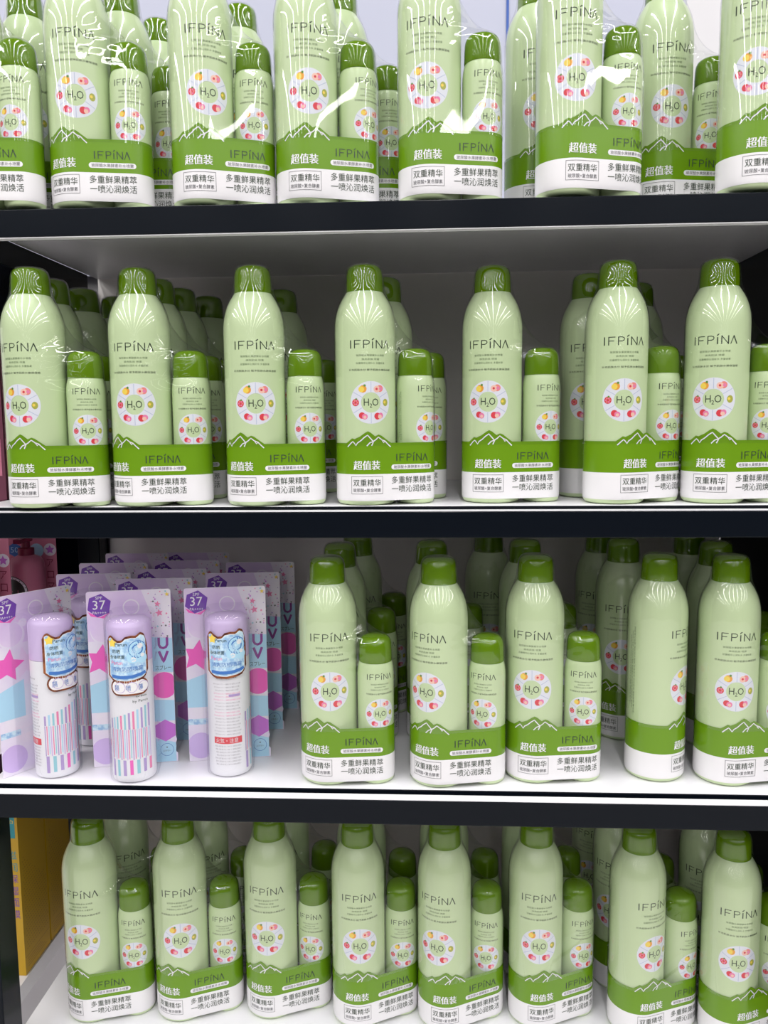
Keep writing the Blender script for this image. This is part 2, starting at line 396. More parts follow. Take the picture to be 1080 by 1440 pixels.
def fa(z):
    for (r0, z0), (r1, z1) in zip(FA, FA[1:]):
        if z0 <= z <= z1: return r0 + (r1 - r0) * (z - z0) / (z1 - z0)
    return FA[-1][0]
def make_film(seed):
    rnd = random.Random(seed); ph = [rnd.uniform(0, 6.28) for _ in range(8)]
    zs = [53.5 + 6 * k for k in range(9)] + [104, 107, 110, 113, 116, 119, 122, 125, 128, 130.5, 133, 135, 137, 138.5, 139.8, 141, 141.6, 142.2, 143, 144, 145.2, 146.5, 148, 149.7, 151.5, 153.5, 156, 158.5, 161, 163.5, 166, 168, 171, 174, 178, 182, 186, 190, 194, 198, 202, 206, 208.5, 210.5, 212.3, 213.6, 214.6, 215.4, 215.9, 216.18]
    NA, NL, NB = 44, 14, 22
    b = MB(); rows = []
    for z in zs:
        rA = fa(z); rB = lerp(FB, z, 1); xe = lerp(FB, z, 2); d = max(.02, xe - rB); rB = min(rB, rA - .001 if d < 20 else rB)
        t = (rA - rB) / d; a = pi / 2 if t >= 1 else asin(t)
        Bin = t >= 1
        row = []
        def put(x, y, phn, lam):
            # small creases on the stretched part between the two cans
            w = 0.0
            if lam > 0:
                g = max(0.0, 1 - abs(z - 142) / 30.0)
                w = lam * (0.10 * sin(z * .085 + ph[0]) * sin(x * .10 + ph[1]) + g * (0.42 * sin(z * .40 + x * .30 + ph[2]) + .3 * sin(z * .62 - x * .18 + ph[3])))
            else:
                g = max(0.0, 1 - abs(z - 192) / 12.0)
                w = g * .25 * sin(9 * phn + ph[4]) + .06 * sin(7 * phn + ph[5])
            row.append(((x + w * sin(phn)) * MM, (y - w * cos(phn)) * MM, z * MM))
        for k in range(NA + 1):           # round A from front tangent, backwards round the left, to the rear tangent
            p = a - (2 * pi - (pi - 2 * a)) * k / NA
            put(rA * sin(p), -rA * cos(p), p, 0)
        for k in range(1, NL):            # rear flat
            u = k / NL; q = pi - a
            x0, y0 = rA * sin(q), -rA * cos(q)
            x1, y1 = (x0, y0) if Bin else (d + rB * sin(q), -rB * cos(q))
            put(x0 + (x1 - x0) * u, y0 + (y1 - y0) * u, q, 0 if Bin else 4 * u * (1 - u))
        for k in range(NB + 1):
            p = (pi - a) - (pi - 2 * a) * k / NB
            if Bin: put(rA, 0.0, pi / 2, 0)
            else: put(d + rB * sin(p), -rB * cos(p), p, 0)
        for k in range(1, NL):
            u = k / NL; q = a
            x1, y1 = rA * sin(q), -rA * cos(q)
            x0, y0 = (x1, y1) if Bin else (d + rB * sin(q), -rB * cos(q))
            put(x0 + (x1 - x0) * u, y0 + (y1 - y0) * u, q, 0 if Bin else 4 * u * (1 - u))
        rows.append(list(reversed(row)))
    b.grid(rows, 'film', True, True)
    return b.build('shrink_film', sharp=False)

print('building prototypes')
P_LARGE = make_large(); P_SMALL = make_small()
P_SLEEVE = {s: make_sleeve(s) for s in (-15, -9, -3, 2, 10)}
P_FILM = [make_film(1), make_film(2), make_film(3)]
_used = set()
def take(o, parent):
    """first use takes the object itself, afterwards a linked-data copy with its children"""
    if o.name not in _used:
        _used.add(o.name); o.parent = parent; return o
    c = o.copy(); C.objects.link(c); c.parent = parent
    for ch in o.children:
        d = ch.copy(); C.objects.link(d); d.parent = c
    return c
def empty(name, label, cat, loc, rz=0.0, group=None):
    o = bpy.data.objects.new(name, None); o.empty_display_size = .02; C.objects.link(o)
    o.location = loc; o.rotation_euler = (0, 0, rz); o['label'] = label; o['category'] = cat
    if group: o['group'] = group
    return o

# ------------------------------------------------------------------ shelf rack
Z1, Z2, Z3, Z4 = 0.26330, 0.0, -0.26550, -0.54589
ZT = {1: Z1, 2: Z2, 3: Z3, 4: Z4}
BACK = 0.338
rack = empty('shelf_rack', 'black framed shelf rack with white decks holding the green spray packs', 'shelf rack', (0, 0, Z4))
def part(b, name, parent, bevel=None):
    o = b.build(name, parent, bevel); w = parent
    off = Vector((0, 0, 0))
    while w: off += Vector(w.location); w = w.parent
    o.data.transform(Matrix.Translation(-off)); return o
XL, XR = -0.420, 0.372
for k in (1, 2, 3, 4):
    z = ZT[k]
    b = MB(); b.box(XL, XR, .0165, BACK - .001, z - .0045, z, 'deck'); b.box(XL, XR, .0152, .0164, z - .012, z - .0004, 'black')  # black strip over the white deck edge paints in the gap's shade
    d = part(b, 'shelf_deck', rack, .0008)
    b = MB(); b.box(XL - .012, XR + .03, 0, .0112, z - .0269, z - .0035, 'black'); b.box(XL, XR, .0112, .0150, z - .0269, z - .016, 'black'); r = part(b, 'front_rail', rack, .0008)  # black liner added behind the rail, shade of the gap put in as colour
    if k > 1:
        b = MB(); b.box(XL - .012, XR + .03, .0004, .0110, z - .00345, z - .0029, 'deck'); lp = part(b, 'rail_top_strip', r)
        lp['label'] = 'white strip along the top of the black rail'
    else:
        b = MB(); b.box(XL - .012, XR + .03, .0006, .0099, z - .0276, z - .02695, 'deck'); lp = part(b, 'rail_under_strip', r)
        lp['label'] = 'pale strip under the black rail'
for x0, x1, y0, y1, z1 in ((-.447, -.4115, .0003, .034, Z3 - .0275), (-.451, -.4225, BACK - .03, BACK, Z1 - .02), (XR + .002, XR + .03, .0115, .03, .62)):
    b = MB(); b.box(x0, x1, y0 + (0.0 if y0 > 0 else .0), y1, Z4 - .3, z1, 'black'); part(b, 'post', rack, .0012)
for z in (Z1, Z2, Z3):
    b = MB(); b.box(-.450, XL - .0006, .0115, BACK - .0305, z - .03, z - .004, 'black'); part(b, 'side_beam', rack, .0008)
b = MB(); b.box(XR + .001, XR + .004, .031, BACK, Z4 - .05, Z1, 'black'); part(b, 'side_panel', rack)
b = MB(); b.box(XL, XR, BACK, BACK + .004, Z4 - .05, Z1 - .0002, 'panel'); part(b, 'back_panel', rack)
b = MB(); b.box(-.62, .31, BACK, BACK + .004, Z1, .75, 'upanel'); b.box(.31, .75, BACK - .002, BACK + .004, Z1, .75, 'upanel2')
ub = part(b, 'upper_back_panel', rack); ub['label'] = 'lavender grey back panel above the top deck'
b = MB(); b.box(.097, .1, BACK - .0015, BACK - .0001, .515, .75, 'blue'); es = part(b, 'edge_strip', ub); es['label'] = 'narrow blue strip on the panel'

# neighbouring rack on the left
nrack = empty('shelf_rack', 'neighbouring shelf rack glimpsed past the left end with pink and yellow goods', 'shelf rack', (-.65, .1, Z4))
for z in (Z2 - .01, Z3 - .01, Z4 - .0005):
    b = MB(); b.box(-.85, -.4535, .106, BACK, z - .02, z, 'deck'); part(b, 'shelf_deck', nrack)
    b = MB(); b.box(-.85, -.4535, .06, .0985, z - .03, z - .002, 'deck'); part(b, 'front_rail', nrack)
b = MB(); b.box(-.85, -.4535, BACK, BACK + .004, Z4 - .05, .25, 'black'); part(b, 'back_panel', nrack)
b = MB(); b.box(-.85, -.4535, .06, BACK, .24, .258, 'black'); part(b, 'top_panel', nrack)

# floor
b = MB(); b.box(-3, 3, -4, 1.2, Z4 - .32, Z4 - .30, 'floor'); fl = b.build('floor'); fl['kind'] = 'structure'; fl['label'] = 'pale grey shop floor in front of the shelves'; fl['category'] = 'floor'
b = MB(); b.box(-3, 3, BACK + .02, BACK + .05, Z4 - .30, 1.4, 'upanel2'); wl = b.build('wall_back'); wl['kind'] = 'structure'; wl['label'] = 'pale wall behind the shelf rack'; wl['category'] = 'wall'

# ------------------------------------------------------------------ green twin packs
GROUP = 'green twin spray packs'
NP = [0]
def pack(shelf, x, y, yaw, la, sa, soff, label):
    """la / sa: where the print of the large / small can faces (world degrees)"""
    t = empty('twin_spray_pack', label, 'spray pack', (x, y, ZT[shelf] + .0002), R(yaw), GROUP)
    L = take(P_LARGE, t); L.location = (0, 0, 0); L.rotation_euler = (0, 0, R(la - yaw))
    S = take(P_SMALL, t); S.location = (DB * MM, 0, 0); S.rotation_euler = (0, 0, R(sa - yaw))
    key = min(P_SLEEVE, key=lambda k: abs(k - soff)); take(P_SLEEVE[key], t)
    take(P_FILM[NP[0] % 3], t); NP[0] += 1
    return t
PACKS = [
 (1, -0.3990, 0.0240, -6, 14, -3, -3, 'green twin spray pack cut off by the left edge, top shelf front row'),
 (1, -0.3062, 0.0348, -2, 14, 15, -3, 'green twin spray pack with the largest film glare, second in top shelf front row'),
 (1, -0.1971, 0.0359, 8, 26, 10, 2, 'green twin spray pack third from left in the top shelf front row'),
 (1, -0.1051, 0.0411, 5, 13, 40, 2, 'green twin spray pack fourth from left in the top shelf front row'),
 (1, 0.0033, 0.0377, -1, -5, 16, 2, 'green twin spray pack fifth from left in the top shelf front row'),
 (1, 0.1221, 0.0310, 4, 5, 9, 8, 'green twin spray pack sixth from left in the top shelf front row'),
 (1, 0.2190, 0.1000, -2, 6, -18, -3, 'green twin spray pack set back between the two rightmost front packs, top shelf'),
 (1, 0.2760, 0.0290, 0, -16, -14, 4, 'green twin spray pack cut off by the right edge, top shelf front row'),
 (1, -0.3780, 0.0900, -4, 20, 20, 2, 'green twin spray pack just behind the left edge pack, top shelf'),
 (1, -0.2857, 0.0905, -10, 10, 10, 2, 'green twin spray pack directly behind the second front pack, top shelf'),
 (1, -0.2700, 0.1500, 4, 10, 10, 2, 'green twin spray pack two places behind the second front pack, top shelf'),
 (1, -0.1819, 0.1280, 4, 10, 10, 2, 'green twin spray pack mostly hidden behind the third front pack, top shelf'),
 (1, -0.0813, 0.1020, -8, 0, 14, 2, 'green twin spray pack just behind the fourth front pack, top shelf'),
 (1, 0.1022, 0.1030, -10, 10, 0, 10, 'green twin spray pack peeking out left of the sixth front pack, top shelf'),
 (2, -0.3575, 0.0272, 4, -7, 23, -3, 'green twin spray pack leftmost in the second shelf front row'),
 (2, -0.2627, 0.0375, 3, 5, 19, -15, 'green twin spray pack second in the second shelf front row, label turned left'),
 (2, -0.1567, 0.0374, 5, 12, 21, -9, 'green twin spray pack third in the second shelf front row'),
 (2, -0.0558, 0.0426, 8, 14, 52, 2, 'green twin spray pack fourth in the second shelf front row, small can turned right'),
 (2, 0.0604, 0.0584, 2, -12, 24, -3, 'green twin spray pack fifth in the second shelf front row'),
 (2, 0.1707, 0.0452, 16, 3, 21, 10, 'green twin spray pack sixth in the second shelf front row, fruit wheel turned right'),
 (2, 0.2601, 0.0468, 2, -23, -14, -9, 'green twin spray pack cut off at the right end of the second shelf front row'),
 (2, -0.3655, 0.0850, 0, 0, 10, 2, 'shaded green twin spray pack just behind the leftmost front pack, second shelf'),
 (2, -0.3590, 0.1430, -5, 10, 10, 2, 'shaded green twin spray pack two places behind the leftmost front pack, second shelf'),
 (2, -0.3445, 0.2000, 0, 10, 10, 2, 'shaded green twin spray pack deepest at the left end, black looking cap, second shelf'),
 (2, -0.2640, 0.0950, 4, 10, 20, 2, 'shaded green twin spray pack just behind the second front pack, second shelf'),
 (2, -0.2585, 0.1520, 0, 10, 10, 2, 'shaded green twin spray pack two places behind the second front pack, second shelf'),
 (2, -0.2440, 0.2080, 0, 10, 10, 2, 'shaded green twin spray pack three places behind the second front pack, second shelf'),
 (2, -0.1549, 0.1720, -4, 5, 10, 2, 'shaded green twin spray pack deep behind the third front pack, second shelf'),
 (2, -0.0415, 0.1090, -18, 0, 3, 2, 'shaded green twin spray pack just behind the fourth front pack, second shelf'),
 (2, 0.1576, 0.1078, 22, -8, -10, 2, 'shaded green twin spray pack behind the sixth front pack, showing to its left, second shelf'),
 (2, 0.2179, 0.1682, 5, -10, -10, 2, 'shaded green twin spray pack deep behind the sixth front pack, second shelf'),
 (3, -0.0946, 0.0457, -6, 9, 18, -3, 'green twin spray pack leftmost in the third shelf front row, beside the purple cards'),
 (3, 0.0107, 0.0438, -1, -26, -19, -9, 'green twin spray pack second in the third shelf front row, label turned left'),
 (3, 0.1023, 0.0562, -5, -12, -8, 2, 'green twin spray pack third in the third shelf front row'),
 (3, 0.2195, 0.0632, 62, 51, 60, -3, 'green twin spray pack turned sideways, small can hidden, fourth in the third shelf front row'),
 (3, 0.2832, 0.0559, -1, -2, 0, 10, 'green twin spray pack cut off at the right end of the third shelf front row'),
 (3, -0.0919, 0.1320, 22, 10, 15, 2, 'shaded green twin spray pack just behind the leftmost front pack, third shelf'),
 (3, -0.0790, 0.2050, 30, 10, 10, 2, 'shaded green twin spray pack two places behind the leftmost front pack, third shelf'),
 (3, 0.0048, 0.1500, 28, 0, 0, 2, 'shaded green twin spray pack just behind the second front pack, third shelf'),
 (3, 0.0713, 0.2300, 6, -2, 0, 2, 'shaded green twin spray pack deep between the second and third front packs, third shelf'),
 (3, 0.1045, 0.1580, 20, 0, 0, 2, 'shaded green twin spray pack just behind the third front pack, third shelf'),
 (3, 0.1990, 0.2280, -2, -30, 0, 2, 'shaded green twin spray pack deepest left of the sideways pack, third shelf'),
 (3, 0.2095, 0.1634, -8, -12, 0, -15, 'shaded green twin spray pack standing back left of the sideways pack, label readable, third shelf'),
 (3, 0.2989, 0.1416, 6, 0, 0, 2, 'shaded green twin spray pack just behind the right end front pack, third shelf'),
 (3, 0.2950, 0.2150, -6, 0, 0, 2, 'shaded green twin spray pack two places behind the right end front pack, third shelf'),
 (4, -0.3556, 0.0825, 4, -1, 11, -15, 'green twin spray pack leftmost in the bottom shelf front row, beside the yellow boxes'),
 (4, -0.2614, 0.0878, 10, 15, 10, -9, 'green twin spray pack second in the bottom shelf front row'),
 (4, -0.1667, 0.0955, 10, 1, -7, -9, 'green twin spray pack third in the bottom shelf front row'),
 (4, -0.0729, 0.0865, 14, 8, 8, -3, 'green twin spray pack fourth in the bottom shelf front row'),
 (4, 0.0168, 0.0862, 13, -17, -6, -3, 'green twin spray pack fifth in the bottom shelf front row'),
 (4, 0.1116, 0.0935, 12, 1, 16, 2, 'green twin spray pack sixth in the bottom shelf front row'),
 (4, 0.2133, 0.0842, 8, 26, 30, 10, 'green twin spray pack seventh in the bottom shelf front row, print turned right'),
 (4, 0.3034, 0.0750, 11, -2, -1, 10, 'green twin spray pack cut off at the right end of the bottom shelf front row'),
 (4, -0.3459, 0.1520, 4, 35, 10, 2, 'shaded green twin spray pack directly behind the first front pack, bottom shelf'),
 (4, -0.2536, 0.1529, 2, 30, 10, 2, 'shaded green twin spray pack directly behind the second front pack, bottom shelf'),
 (4, -0.1636, 0.1694, 2, 0, 10, 2, 'shaded green twin spray pack directly behind the third front pack, bottom shelf'),
 (4, -0.0744, 0.1538, 4, 0, 0, 2, 'shaded green twin spray pack directly behind the fourth front pack, bottom shelf'),
 (4, 0.0179, 0.1574, 4, 0, 0, 2, 'shaded green twin spray pack directly behind the fifth front pack, bottom shelf'),
 (4, 0.1101, 0.1645, 4, 0, 0, 2, 'shaded green twin spray pack directly behind the sixth front pack, bottom shelf'),
 (4, 0.2102, 0.1520, 6, -30, 0, 2, 'shaded green twin spray pack directly behind the seventh front pack, bottom shelf'),
 (4, 0.3015, 0.1450, 0, -25, 0, 2, 'shaded green twin spray pack directly behind the eighth front pack, bottom shelf'),
 (4, 0.1990, 0.2220, 0, -25, 0, 2, 'shaded green twin spray pack deepest behind the sixth and seventh front packs, bottom shelf'),
]
for a in PACKS: pack(*a)
# ------------------------------------------------------------------ purple card sunscreen packs
BX, BY, BR = 2.5, -25.0, 20.6
def clampx(shape, lo, hi):
    vs, fs = shape
    return [(min(hi, max(lo, x)), z) for x, z in vs], fs
def star(cx, cz, r, k=.42, rot=90):
    pts = []
    for i in range(10):
        a = R(rot + 36 * i); q = r if i % 2 == 0 else r * k; pts.append((cx + q * cos(a), cz + q * sin(a)))
    return [(cx, cz)] + pts, [(0, 1 + i, 1 + (i + 1) % 10) for i in range(10)]
def ngon(cx, cz, r, n=6, rot=90): return poly([(cx + r * cos(R(rot + 360 * i / n)), cz + r * sin(R(rot + 360 * i / n))) for i in range(n)])
def flat_surf(y0):
    def f(x, z, off): return (x * MM, (y0 - off) * MM, z * MM)
    return f
def extrude_poly(b, pts, y0, y1, mname):
    n = len(pts); vs = [(x * MM, y0 * MM, z * MM) for x, z in pts] + [(x * MM, y1 * MM, z * MM) for x, z in pts]
    fs = [tuple(range(n)), tuple(reversed(range(n, 2 * n)))] + [(i, i + n, (i + 1) % n + n, (i + 1) % n) for i in range(n)]
    b.add(vs, fs, mname)
def make_card():
    b = MB(); out = [(-40, 0), (41.5, 0), (41.5, 9), (39.3, 11), (39.3, 18), (41, 23), (40, 27), (40, 176), (38.5, 178), (-38.5, 178), (-40, 176)]
    extrude_poly(b, out, 0, .7, 'cardw'); P = Printer(b, flat_surf(0)); L = lambda sh: clampx(sh, -39.9, 39.9)
    P(poly([(-39.9, 128), (14, 131), (22, 150), (12, 177.5), (-38.5, 177.5), (-39.9, 176)]), 'cardl', .06)
    P(disc(2, 161, 8, 24), 'cardw', .09); P(disc(2, 161, 6.8, 24), 'cardl', .11); P(disc(-12, 149, 4.2, 18), 'cardw', .09); P(disc(-24, 138, 13.5, 28), 'cardw', .1); P(disc(-25, 139.5, 12.2, 28), 'cardl', .13)
    P(ngon(-28, 164, 11.8, 6, 80), 'violet', .18)
    P(L(poly([(-39, 158), (-36, 153.5), (-24, 151), (-17.5, 157), (-27.5, 152.4)])), 'pink', .17)
    P(T('37', -28, 164.6, 12, 9), 'white', .24); P(T('SPF', -28, 171.6, 6.5, 3), 'white', .24); P(T('PA++++', -28, 156.8, 13, 2.8), 'white', .24)
    rnd = random.Random(3)
    for k in range(34):
        x = rnd.uniform(15, 38.5); z = rnd.uniform(128, 176); r = rnd.choice((.7, .9, 1.3))
        P(star(x, z, r, .45, rnd.uniform(0, 72)), rnd.choice(('rose', 'lil', 'teal', 'ink_grey', 'mag')), .12)
    P(star(27, 163, 3.2, .45, 80), 'rose', .16); P(star(28.5, 154, 4.0, .45, 100), 'rose', .16); P(star(36.5, 172.5, 2.4), 'yellow', .16)
    P(L(star(-29, 109, 17, .48, 80)), 'pink', .1); P(L(rect(-39.9, -14, 56, 84)), 'sky', .08); P(L(poly([(-39.9, 84), (-39.9, 80), (-14, 84), (-14, 93)])), 'sky', .1)
    P(L(disc(-28, 16, 13.5, 28)), 'lilac', .1); P(L(rect(-39.9, -20, 38, 44)), 'paleblue', .07)
    P(poly([(18, 95), (39.9, 93), (39.9, 128), (18, 130)]), 'sky', .08)
    for sh in (stroke([(27, 129), (27, 121.5), (28.4, 119), (31, 118), (33.6, 119), (35, 121.5), (35, 129)], 2.5), stroke([(26.8, 115), (31, 104), (35.2, 115)], 2.5)):
        P(sh, 'uvink', .16)
    P(T('スプレー', 30.5, 98.2, 15, 4.6), 'ink', .16)
    P(L(disc(30.5, 80, 13, 28, 1, 13.5)), 'pink', .12); P(L(poly([(16, 43), (39.9, 43), (39.9, 64), (16, 66)])), 'sky', .09)
    P(L(ngon(30, 33, 11.5)), 'mag', .12); P(L(poly([(14, .5), (39.9, .5), (39.9, 20), (14, 27)])), 'sky', .08)
    P(ring(31, 13, 6.2, 6.6, 28, 1), 'blueink', .14); P(T('よれない', 31, 12, 7.5, 1.8), 'ink_grey', .14); P(disc(31, 15.5, .7, 8), 'ink_grey', .14)
    return b.build('backing_card')
BPROF = [(0.01, 1), (17.5, .4), (19.6, 1.2), (20.4, 3), (BR, 6), (BR, 60), (BR, 116.5)]
BCAP = [(BR - .6, 116.6), (BR + .1, 116.8), (BR + .1, 150), (19.6, 153.5), (17.2, 155.6), (12, 157), (5, 157.6), (.01, 157.7)]
def make_spray():
    b = MB(); b.lathe(mm(BPROF), 'bwhite', 0, 0, 44)
    def f(s, z, off): a = s / BR; return ((BR + off) * MM * sin(a), -(BR + off) * MM * cos(a), z * MM)
    P = Printer(b, f)
    cols = ('lil', 'sky', 'teal', 'rose', 'teal', 'lil', 'rose', 'sky', 'lil', 'teal')
    for k in range(11):
        x = -18 + 3.9 * k; h = 63 + .34 * (x + 18)
        P(rect(x - .95, x + .95, 53.5, h), cols[k % 10], .12)
    for k in range(22):
        x = -18.5 + 1.92 * k; P(rect(x - .45, x + .45, 23.5 + (k % 3), 53.2), ('lil', 'rose', 'sky', 'lilac', 'rose', 'teal')[k % 6], .12)
    for k in range(7):
        x = -17 + 6.4 * k; P(rect(x - 1.5, x + 1.5, 6.5 + .12 * x + 2, 23.2), ('lil', 'teal', 'lil', 'pink', 'teal', 'lil', 'rose')[k], .12)
    P(T('UV Spray', 14, 90, 15, 3.6), 'ink', .12); P(T('for body', 14, 84.6, 11, 2.2), 'ink', .12); P(T('by Parun', 13, 80, 15, 3.4), 'ink', .12)
    # back text, turned to the shopper on one pack
    c = -37
    P(T('SPF37 PA++++', c, 99, 20, 2), 'ink_grey', .1)
    for k in range(17):
        z = 93 - 3.1 * k
        P(T('日やけ止めスプレー 使用方法 使用上の注意', c, z, 27 - (k * 7) % 5, 1.5), 'rose' if k in (3, 4, 5, 9, 10) else 'ink_pale', .1)
    P(rect(c + 2, c + 13, 80.5, 82.8), 'lil', .16)
    P(rect(c - 14, c + 14, 34, 40.5), 'red', .12); P(T('火気・注意', c - 1, 37.2, 22, 4.6), 'white', .2)
    for k in range(7): P(T('高温に注意 使い切って捨てる 保管及び取扱い', c, 31.5 - 3 * k, 27 - (k * 5) % 4, 1.5), 'ink_pale', .1)
    o = b.build('spray_bottle'); cb = MB(); cb.lathe(mm(BCAP), 'lav', 0, 0, 44); cb.build('cap', o)
    return o
def make_blister():
    b = MB(); rows = []
    for z, ins in ((.8, 1.2), (1.6, .2), (4, 0), (60, 0), (120, 0), (152, 0), (156, .5), (159, 2), (161, 4.5), (162, 8), (162.4, 14)):
        r = BR + 2.2 - ins; row = [(BX - r, -.2), (BX - r, BY * .5)]
        row += [(BX - r * cos(pi * k / 22), BY - r * sin(pi * k / 22)) for k in range(23)]
        row += [(BX + r, BY * .5), (BX + r, -.2)]
        rows.append([(x * MM, y * MM, z * MM) for x, y in row])
    b.grid(rows, 'blister', True); n = len(rows[0]); b.add(rows[-1], [tuple(range(n))], 'blister')
    for s in (-1, 1):                     # flat flange on the card
        x0 = BX + s * (BR + 2.2); b.add([(x0 * MM, -.0003, .004), ((x0 + s * 5) * MM, -.0003, .004), ((x0 + s * 5) * MM, -.0003, .163), (x0 * MM, -.0003, .163)], [(0, 1, 2, 3)], 'blister')
    return b.build('blister', sharp=False)
def make_sticker(full):
    b = MB(); rad = BR + 2.25
    def f(s, z, off): a = s / rad; return (((BX + (rad + off) * sin(a)) * MM), (BY - (rad + off) * cos(a)) * MM, z * MM)
    P = Printer(b, f)
    TOP = [(-20, 139), (-18, 143.5), (-15, 145), (-12, 142.5), (-8, 140), (-4, 140.5), (-1, 143.5), (4, 144.5), (9, 144), (13, 147), (17, 145), (19, 139), (20.5, 131)]
    BOT = [(-20, 106), (-17, 103.5), (-14, 101), (-10, 99.5), (0, 99), (10, 100.5), (15, 102), (18, 105), (20.5, 110)]
    def lin(t, x):
        for (a, p), (c, q) in zip(t, t[1:]):
            if a <= x <= c: return p + (q - p) * (x - a) / (c - a)
        return t[-1][1] if x > 0 else t[0][1]
    def blob(ins, mname, off):
        xs = [-20 + ins + (40.5 - 2 * ins) * k / 30 for k in range(31)]; vs = []; fs = []
        for x in xs: vs += [(x, lin(BOT, x) + ins), (x, lin(TOP, x) - ins)]
        for i in range(30): fs.append((2 * i, 2 * i + 2, 2 * i + 3, 2 * i + 1))
        P((vs, fs), mname, off)
    if full:
        P(pill(-17.5, 20, 87, 103), 'copper', .04); P(pill(-15.8, 18.4, 88.7, 101.5), 'white', .1)
        for k, ch in enumerate('隔喷薄'):
            x = -8.6 + 11 * k; P(disc(x + 1.2, 95, 5.2, 22), 'lil', .16); P(disc(x + 1.2, 95, 4.7, 22), 'white', .22); P(T(ch, x - 1.8, 94.6, 4.2, 5.4), 'blueink', .3)
    blob(0, 'copper', .1); blob(2.2, 'white', .2); blob(2.8, 'paleblue', .26)
    P(disc(-13.5, 137.5, 3.0, 16), 'yellow', .4); P(star(-13.5, 137.5, 4.6, .6), 'yellow', .36)
    P(T('Parun', -5, 136.4, 11, 3.4), 'ink', .4)
    P(T('防晒', -9.5, 129.8, 7.5, 3.6), 'ink', .4); P(T('身体喷雾', -9.0, 124.4, 15, 3.6), 'ink', .4); P(T('Parun', -9.5, 119, 11, 3.6), 'rose', .4)
    # plain cluster of bubbles where the photo's sticker has a drawn figure
    for x, z, r, c in ((10, 131, 8.4, 'blueink'), (10, 131, 7.7, 'sky'), (6, 124, 6.2, 'sky'), (14, 122, 5.0, 'sky'), (8, 129, 4.0, 'paleblue'), (12.5, 134, 2.6, 'white'), (6, 121.5, 2.4, 'white'), (14.5, 125, 1.8, 'white')):
        P(disc(x, z, r, 20, 2), c, .34 + .01 * z * .1)
    P(stroke([(-16, 112), (-8, 113.2), (0, 112.6), (8, 114), (15, 115.5)], 4.4), 'paleblue', .56); P(T('清爽防晒喷雾', 0, 113, 29, 4.4), 'blueink', .66)
    P(stroke([(-15, 106), (-6, 105), (4, 105.2), (13, 107), (17, 108.4)], 3.0), 'blueink', .56)
    return b.build('sticker')
CARD, SPRAY, BLIS, STK, STK2 = make_card(), make_spray(), make_blister(), make_sticker(True), make_sticker(False)
def sun_pack(x, y, rz, lean, label, turned=False):
    t = empty('sunscreen_spray_pack', label, 'sunscreen', (x, y, Z3 + .0003), R(rz), 'purple card sunscreen spray packs')
    t.rotation_euler = (R(lean), 0, R(rz))
    take(CARD, t); s = take(SPRAY, t); s.location = (BX * MM, BY * MM, 0); s.rotation_euler = (0, 0, R(100 if turned else -6))
    take(BLIS, t); take(STK2 if turned else STK, t)
for a in [
    (-0.3870, 0.0570, 55, 0, 'leftmost purple carded sunscreen spray, front of its column, card turned to the right'),
    (-0.2930, 0.0615, 13, 0, 'purple carded sunscreen spray in front of the middle column, striped bottle'),
    (-0.2015, 0.0780, 11, 0, 'purple carded sunscreen spray at the right, bottle turned showing its small print', True),
    (-0.3640, 0.1480, 6, 0, 'purple carded sunscreen spray second in the left column, half hidden'),
    (-0.3680, 0.2150, 4, 0, 'purple carded sunscreen spray third in the left column, top strip showing'),
    (-0.3650, 0.2850, 2, 0, 'purple carded sunscreen spray last in the left column, against the back'),
    (-0.2880, 0.1220, 5, 0, 'purple carded sunscreen spray second in the middle column'),
    (-0.2870, 0.1760, 3, 0, 'purple carded sunscreen spray third in the middle column, top strip showing'),
    (-0.2865, 0.2320, 2, 0, 'purple carded sunscreen spray fourth in the middle column, top strip showing'),
    (-0.2900, 0.2920, 0, 0, 'purple carded sunscreen spray last in the middle column, against the back'),
    (-0.2010, 0.1550, 6, 0, 'purple carded sunscreen spray second in the right column, UV lettering showing'),
    (-0.1955, 0.2220, 3, 0, 'purple carded sunscreen spray last in the right column, next to green packs'),
]: sun_pack(*a)

# ------------------------------------------------------------------ goods on the neighbouring rack
def make_pump_card():
    b = MB(); extrude_poly(b, [(-45, 0), (45, 0), (45, 225), (43, 227), (-43, 227), (-45, 225)], 0, .8, 'pinkc'); P = Printer(b, flat_surf(0))
    for k, ch in enumerate('アロマ'): P(T(ch, 36.5, 176 - 15 * k, 8.5, 9.5), 'maroon', .15)
    P(T('リ', 36.5, 176 - 45, 6, 9), 'maroon', .15)
    P(disc(37, 193, 8, 24), 'cardw', .12); P(star(37, 193, 6, .5), 'mag', .18); P(disc(20, 192, 9, 24), 'sky', .1); P(T('50', -8, 193, 10, 7), 'sky', .2); P(ngon(-8, 193, 9), 'blueink', .15)
    P(poly([(-40, 188), (-20, 190), (-20, 202), (-40, 200)]), 'cardw', .1)
    return b.build('backing_card')
def make_pump_bottle():
    b = MB(); b.lathe(mm([(.01, 1), (18, .3), (20.5, 2), (21, 5), (21, 171), (20, 181), (17, 187), (11, 190), (9, 191)]), 'pinkp', 0, 0, 44)
    def f(s, z, off): a = s / 21; return ((21 + off) * MM * sin(a), -(21 + off) * MM * cos(a), z * MM)
    P = Printer(b, f); P(disc(-10, 148, 19, 30, 4), 'dlabel', .1); P(ring(-10, 148, 15.5, 18, 40, 1), 'cardw', .16)
    for k in range(20): P(disc(-10 + 16.8 * cos(k * .314), 148 + 16.8 * sin(k * .314), .7, 6), 'dlabel', .2)
    o = b.build('pump_bottle')
    h = MB(); h.lathe(mm([(9.5, 190), (9.5, 199), (5, 200), (5, 207), (8, 208), (8, 213), (.01, 214)]), 'maroon', 0, 0, 28); h.box(-.004, .004, -.024, 0, .2075, .2125, 'maroon'); h.build('pump_head', o)
    return o
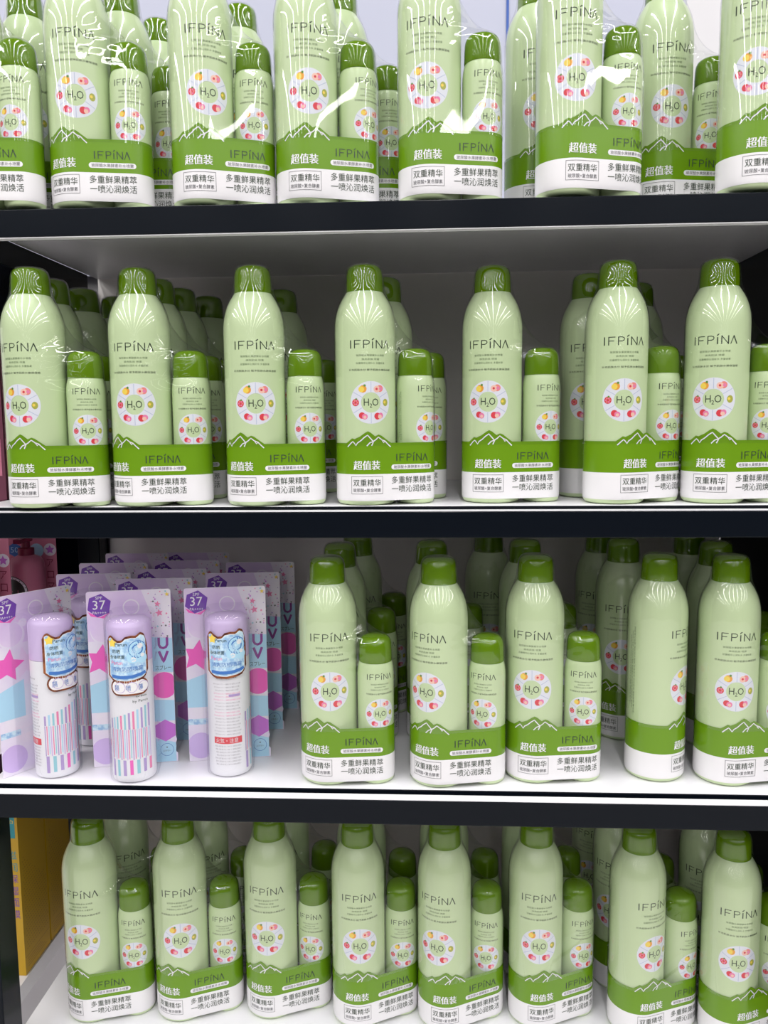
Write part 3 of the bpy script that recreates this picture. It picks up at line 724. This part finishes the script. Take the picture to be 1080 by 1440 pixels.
PC, PB = make_pump_card(), make_pump_bottle()
for x, y, rz, lab in ((-.5135, .283, 2, 'pink pump bottle on a pink card on the neighbouring rack, dark round label'), (-.531, .205, -3, 'pink carded pump bottle cut off by the left edge, nearest on neighbouring rack')):
    t = empty('pump_bottle_pack', lab, 'pump bottle', (x, y, Z3 - .0098), R(rz), 'pink pump bottle packs')
    take(PC, t); o = take(PB, t); o.location = (.018, -.0245, 0)

def make_box(w, d, h):
    b = MB(); b.box(-w, 0, 0, d, 0, h, 'ybox')
    def f(s, z, off): return (off * MM, s * MM, z * MM)
    P = Printer(b, f); D = d / MM; H_ = h / MM
    P(poly([(.3, H_ - 45), (D * .45, H_ - 4), (.3, H_ - 4)]), 'yflap', .12)
    for i in range(int(D / 4) - 2):
        for k in range(30):
            z = 28 + 4 * k
            if z < 40 + 100 * (1 - .3 * i / 12) - i * 1.5: P(rect(6 + 4 * i + (k % 2) * 2, 7.6 + 4 * i + (k % 2) * 2, z, z + 1.1), 'ydot', .1)
    P(rect(2, D - 2, 20, 20.6), 'ydot', .1)
    for k in range(4): P(rect(6, D - 10 - 4 * k, 7 + 3 * k, 7.8 + 3 * k), 'ydot', .1)
    def g(s, z, off): return (s * MM, -off * MM, z * MM)
    Q = Printer(b, g)
    Q(rect(-14, -3, H_ - 72, H_ - 30), 'tealink', .1); Q(T('修', -8.5, H_ - 42, 8, 8), 'yellow', .2); Q(T('护', -8.5, H_ - 54, 8, 8), 'yellow', .2)
    for k, ch in enumerate('滋润保湿面膜'): Q(T(ch, -7, H_ - 92 - 14 * k, 9, 10), 'tealink' if k < 2 else 'violet', .15)
    return b.build('mask_box')
YB = make_box(.07, .060, .236)
for k, (y, lab) in enumerate(((.127, 'yellow box nearest on the neighbouring bottom shelf, teal lettering on its front'), (.190, 'yellow box behind the nearest yellow box on the neighbouring bottom shelf'))):
    o = YB
    if k: o = YB.copy(); C.objects.link(o)
    o.location = (-.4555, y, Z4 - .0003); o['label'] = lab; o['category'] = 'box'; o['group'] = 'yellow boxes'
b = MB(); b.box(-.56, -.4565, .15, .30, Z2 - .0098, Z2 + .16, 'carton'); b.box(-.5565, -.46, .1497, .15, Z2 + .02, Z2 + .06, 'pinkc'); o = b.build('carton', None, .001)
o['label'] = 'dark pink carton at the left edge beyond the second shelf'; o['category'] = 'box'
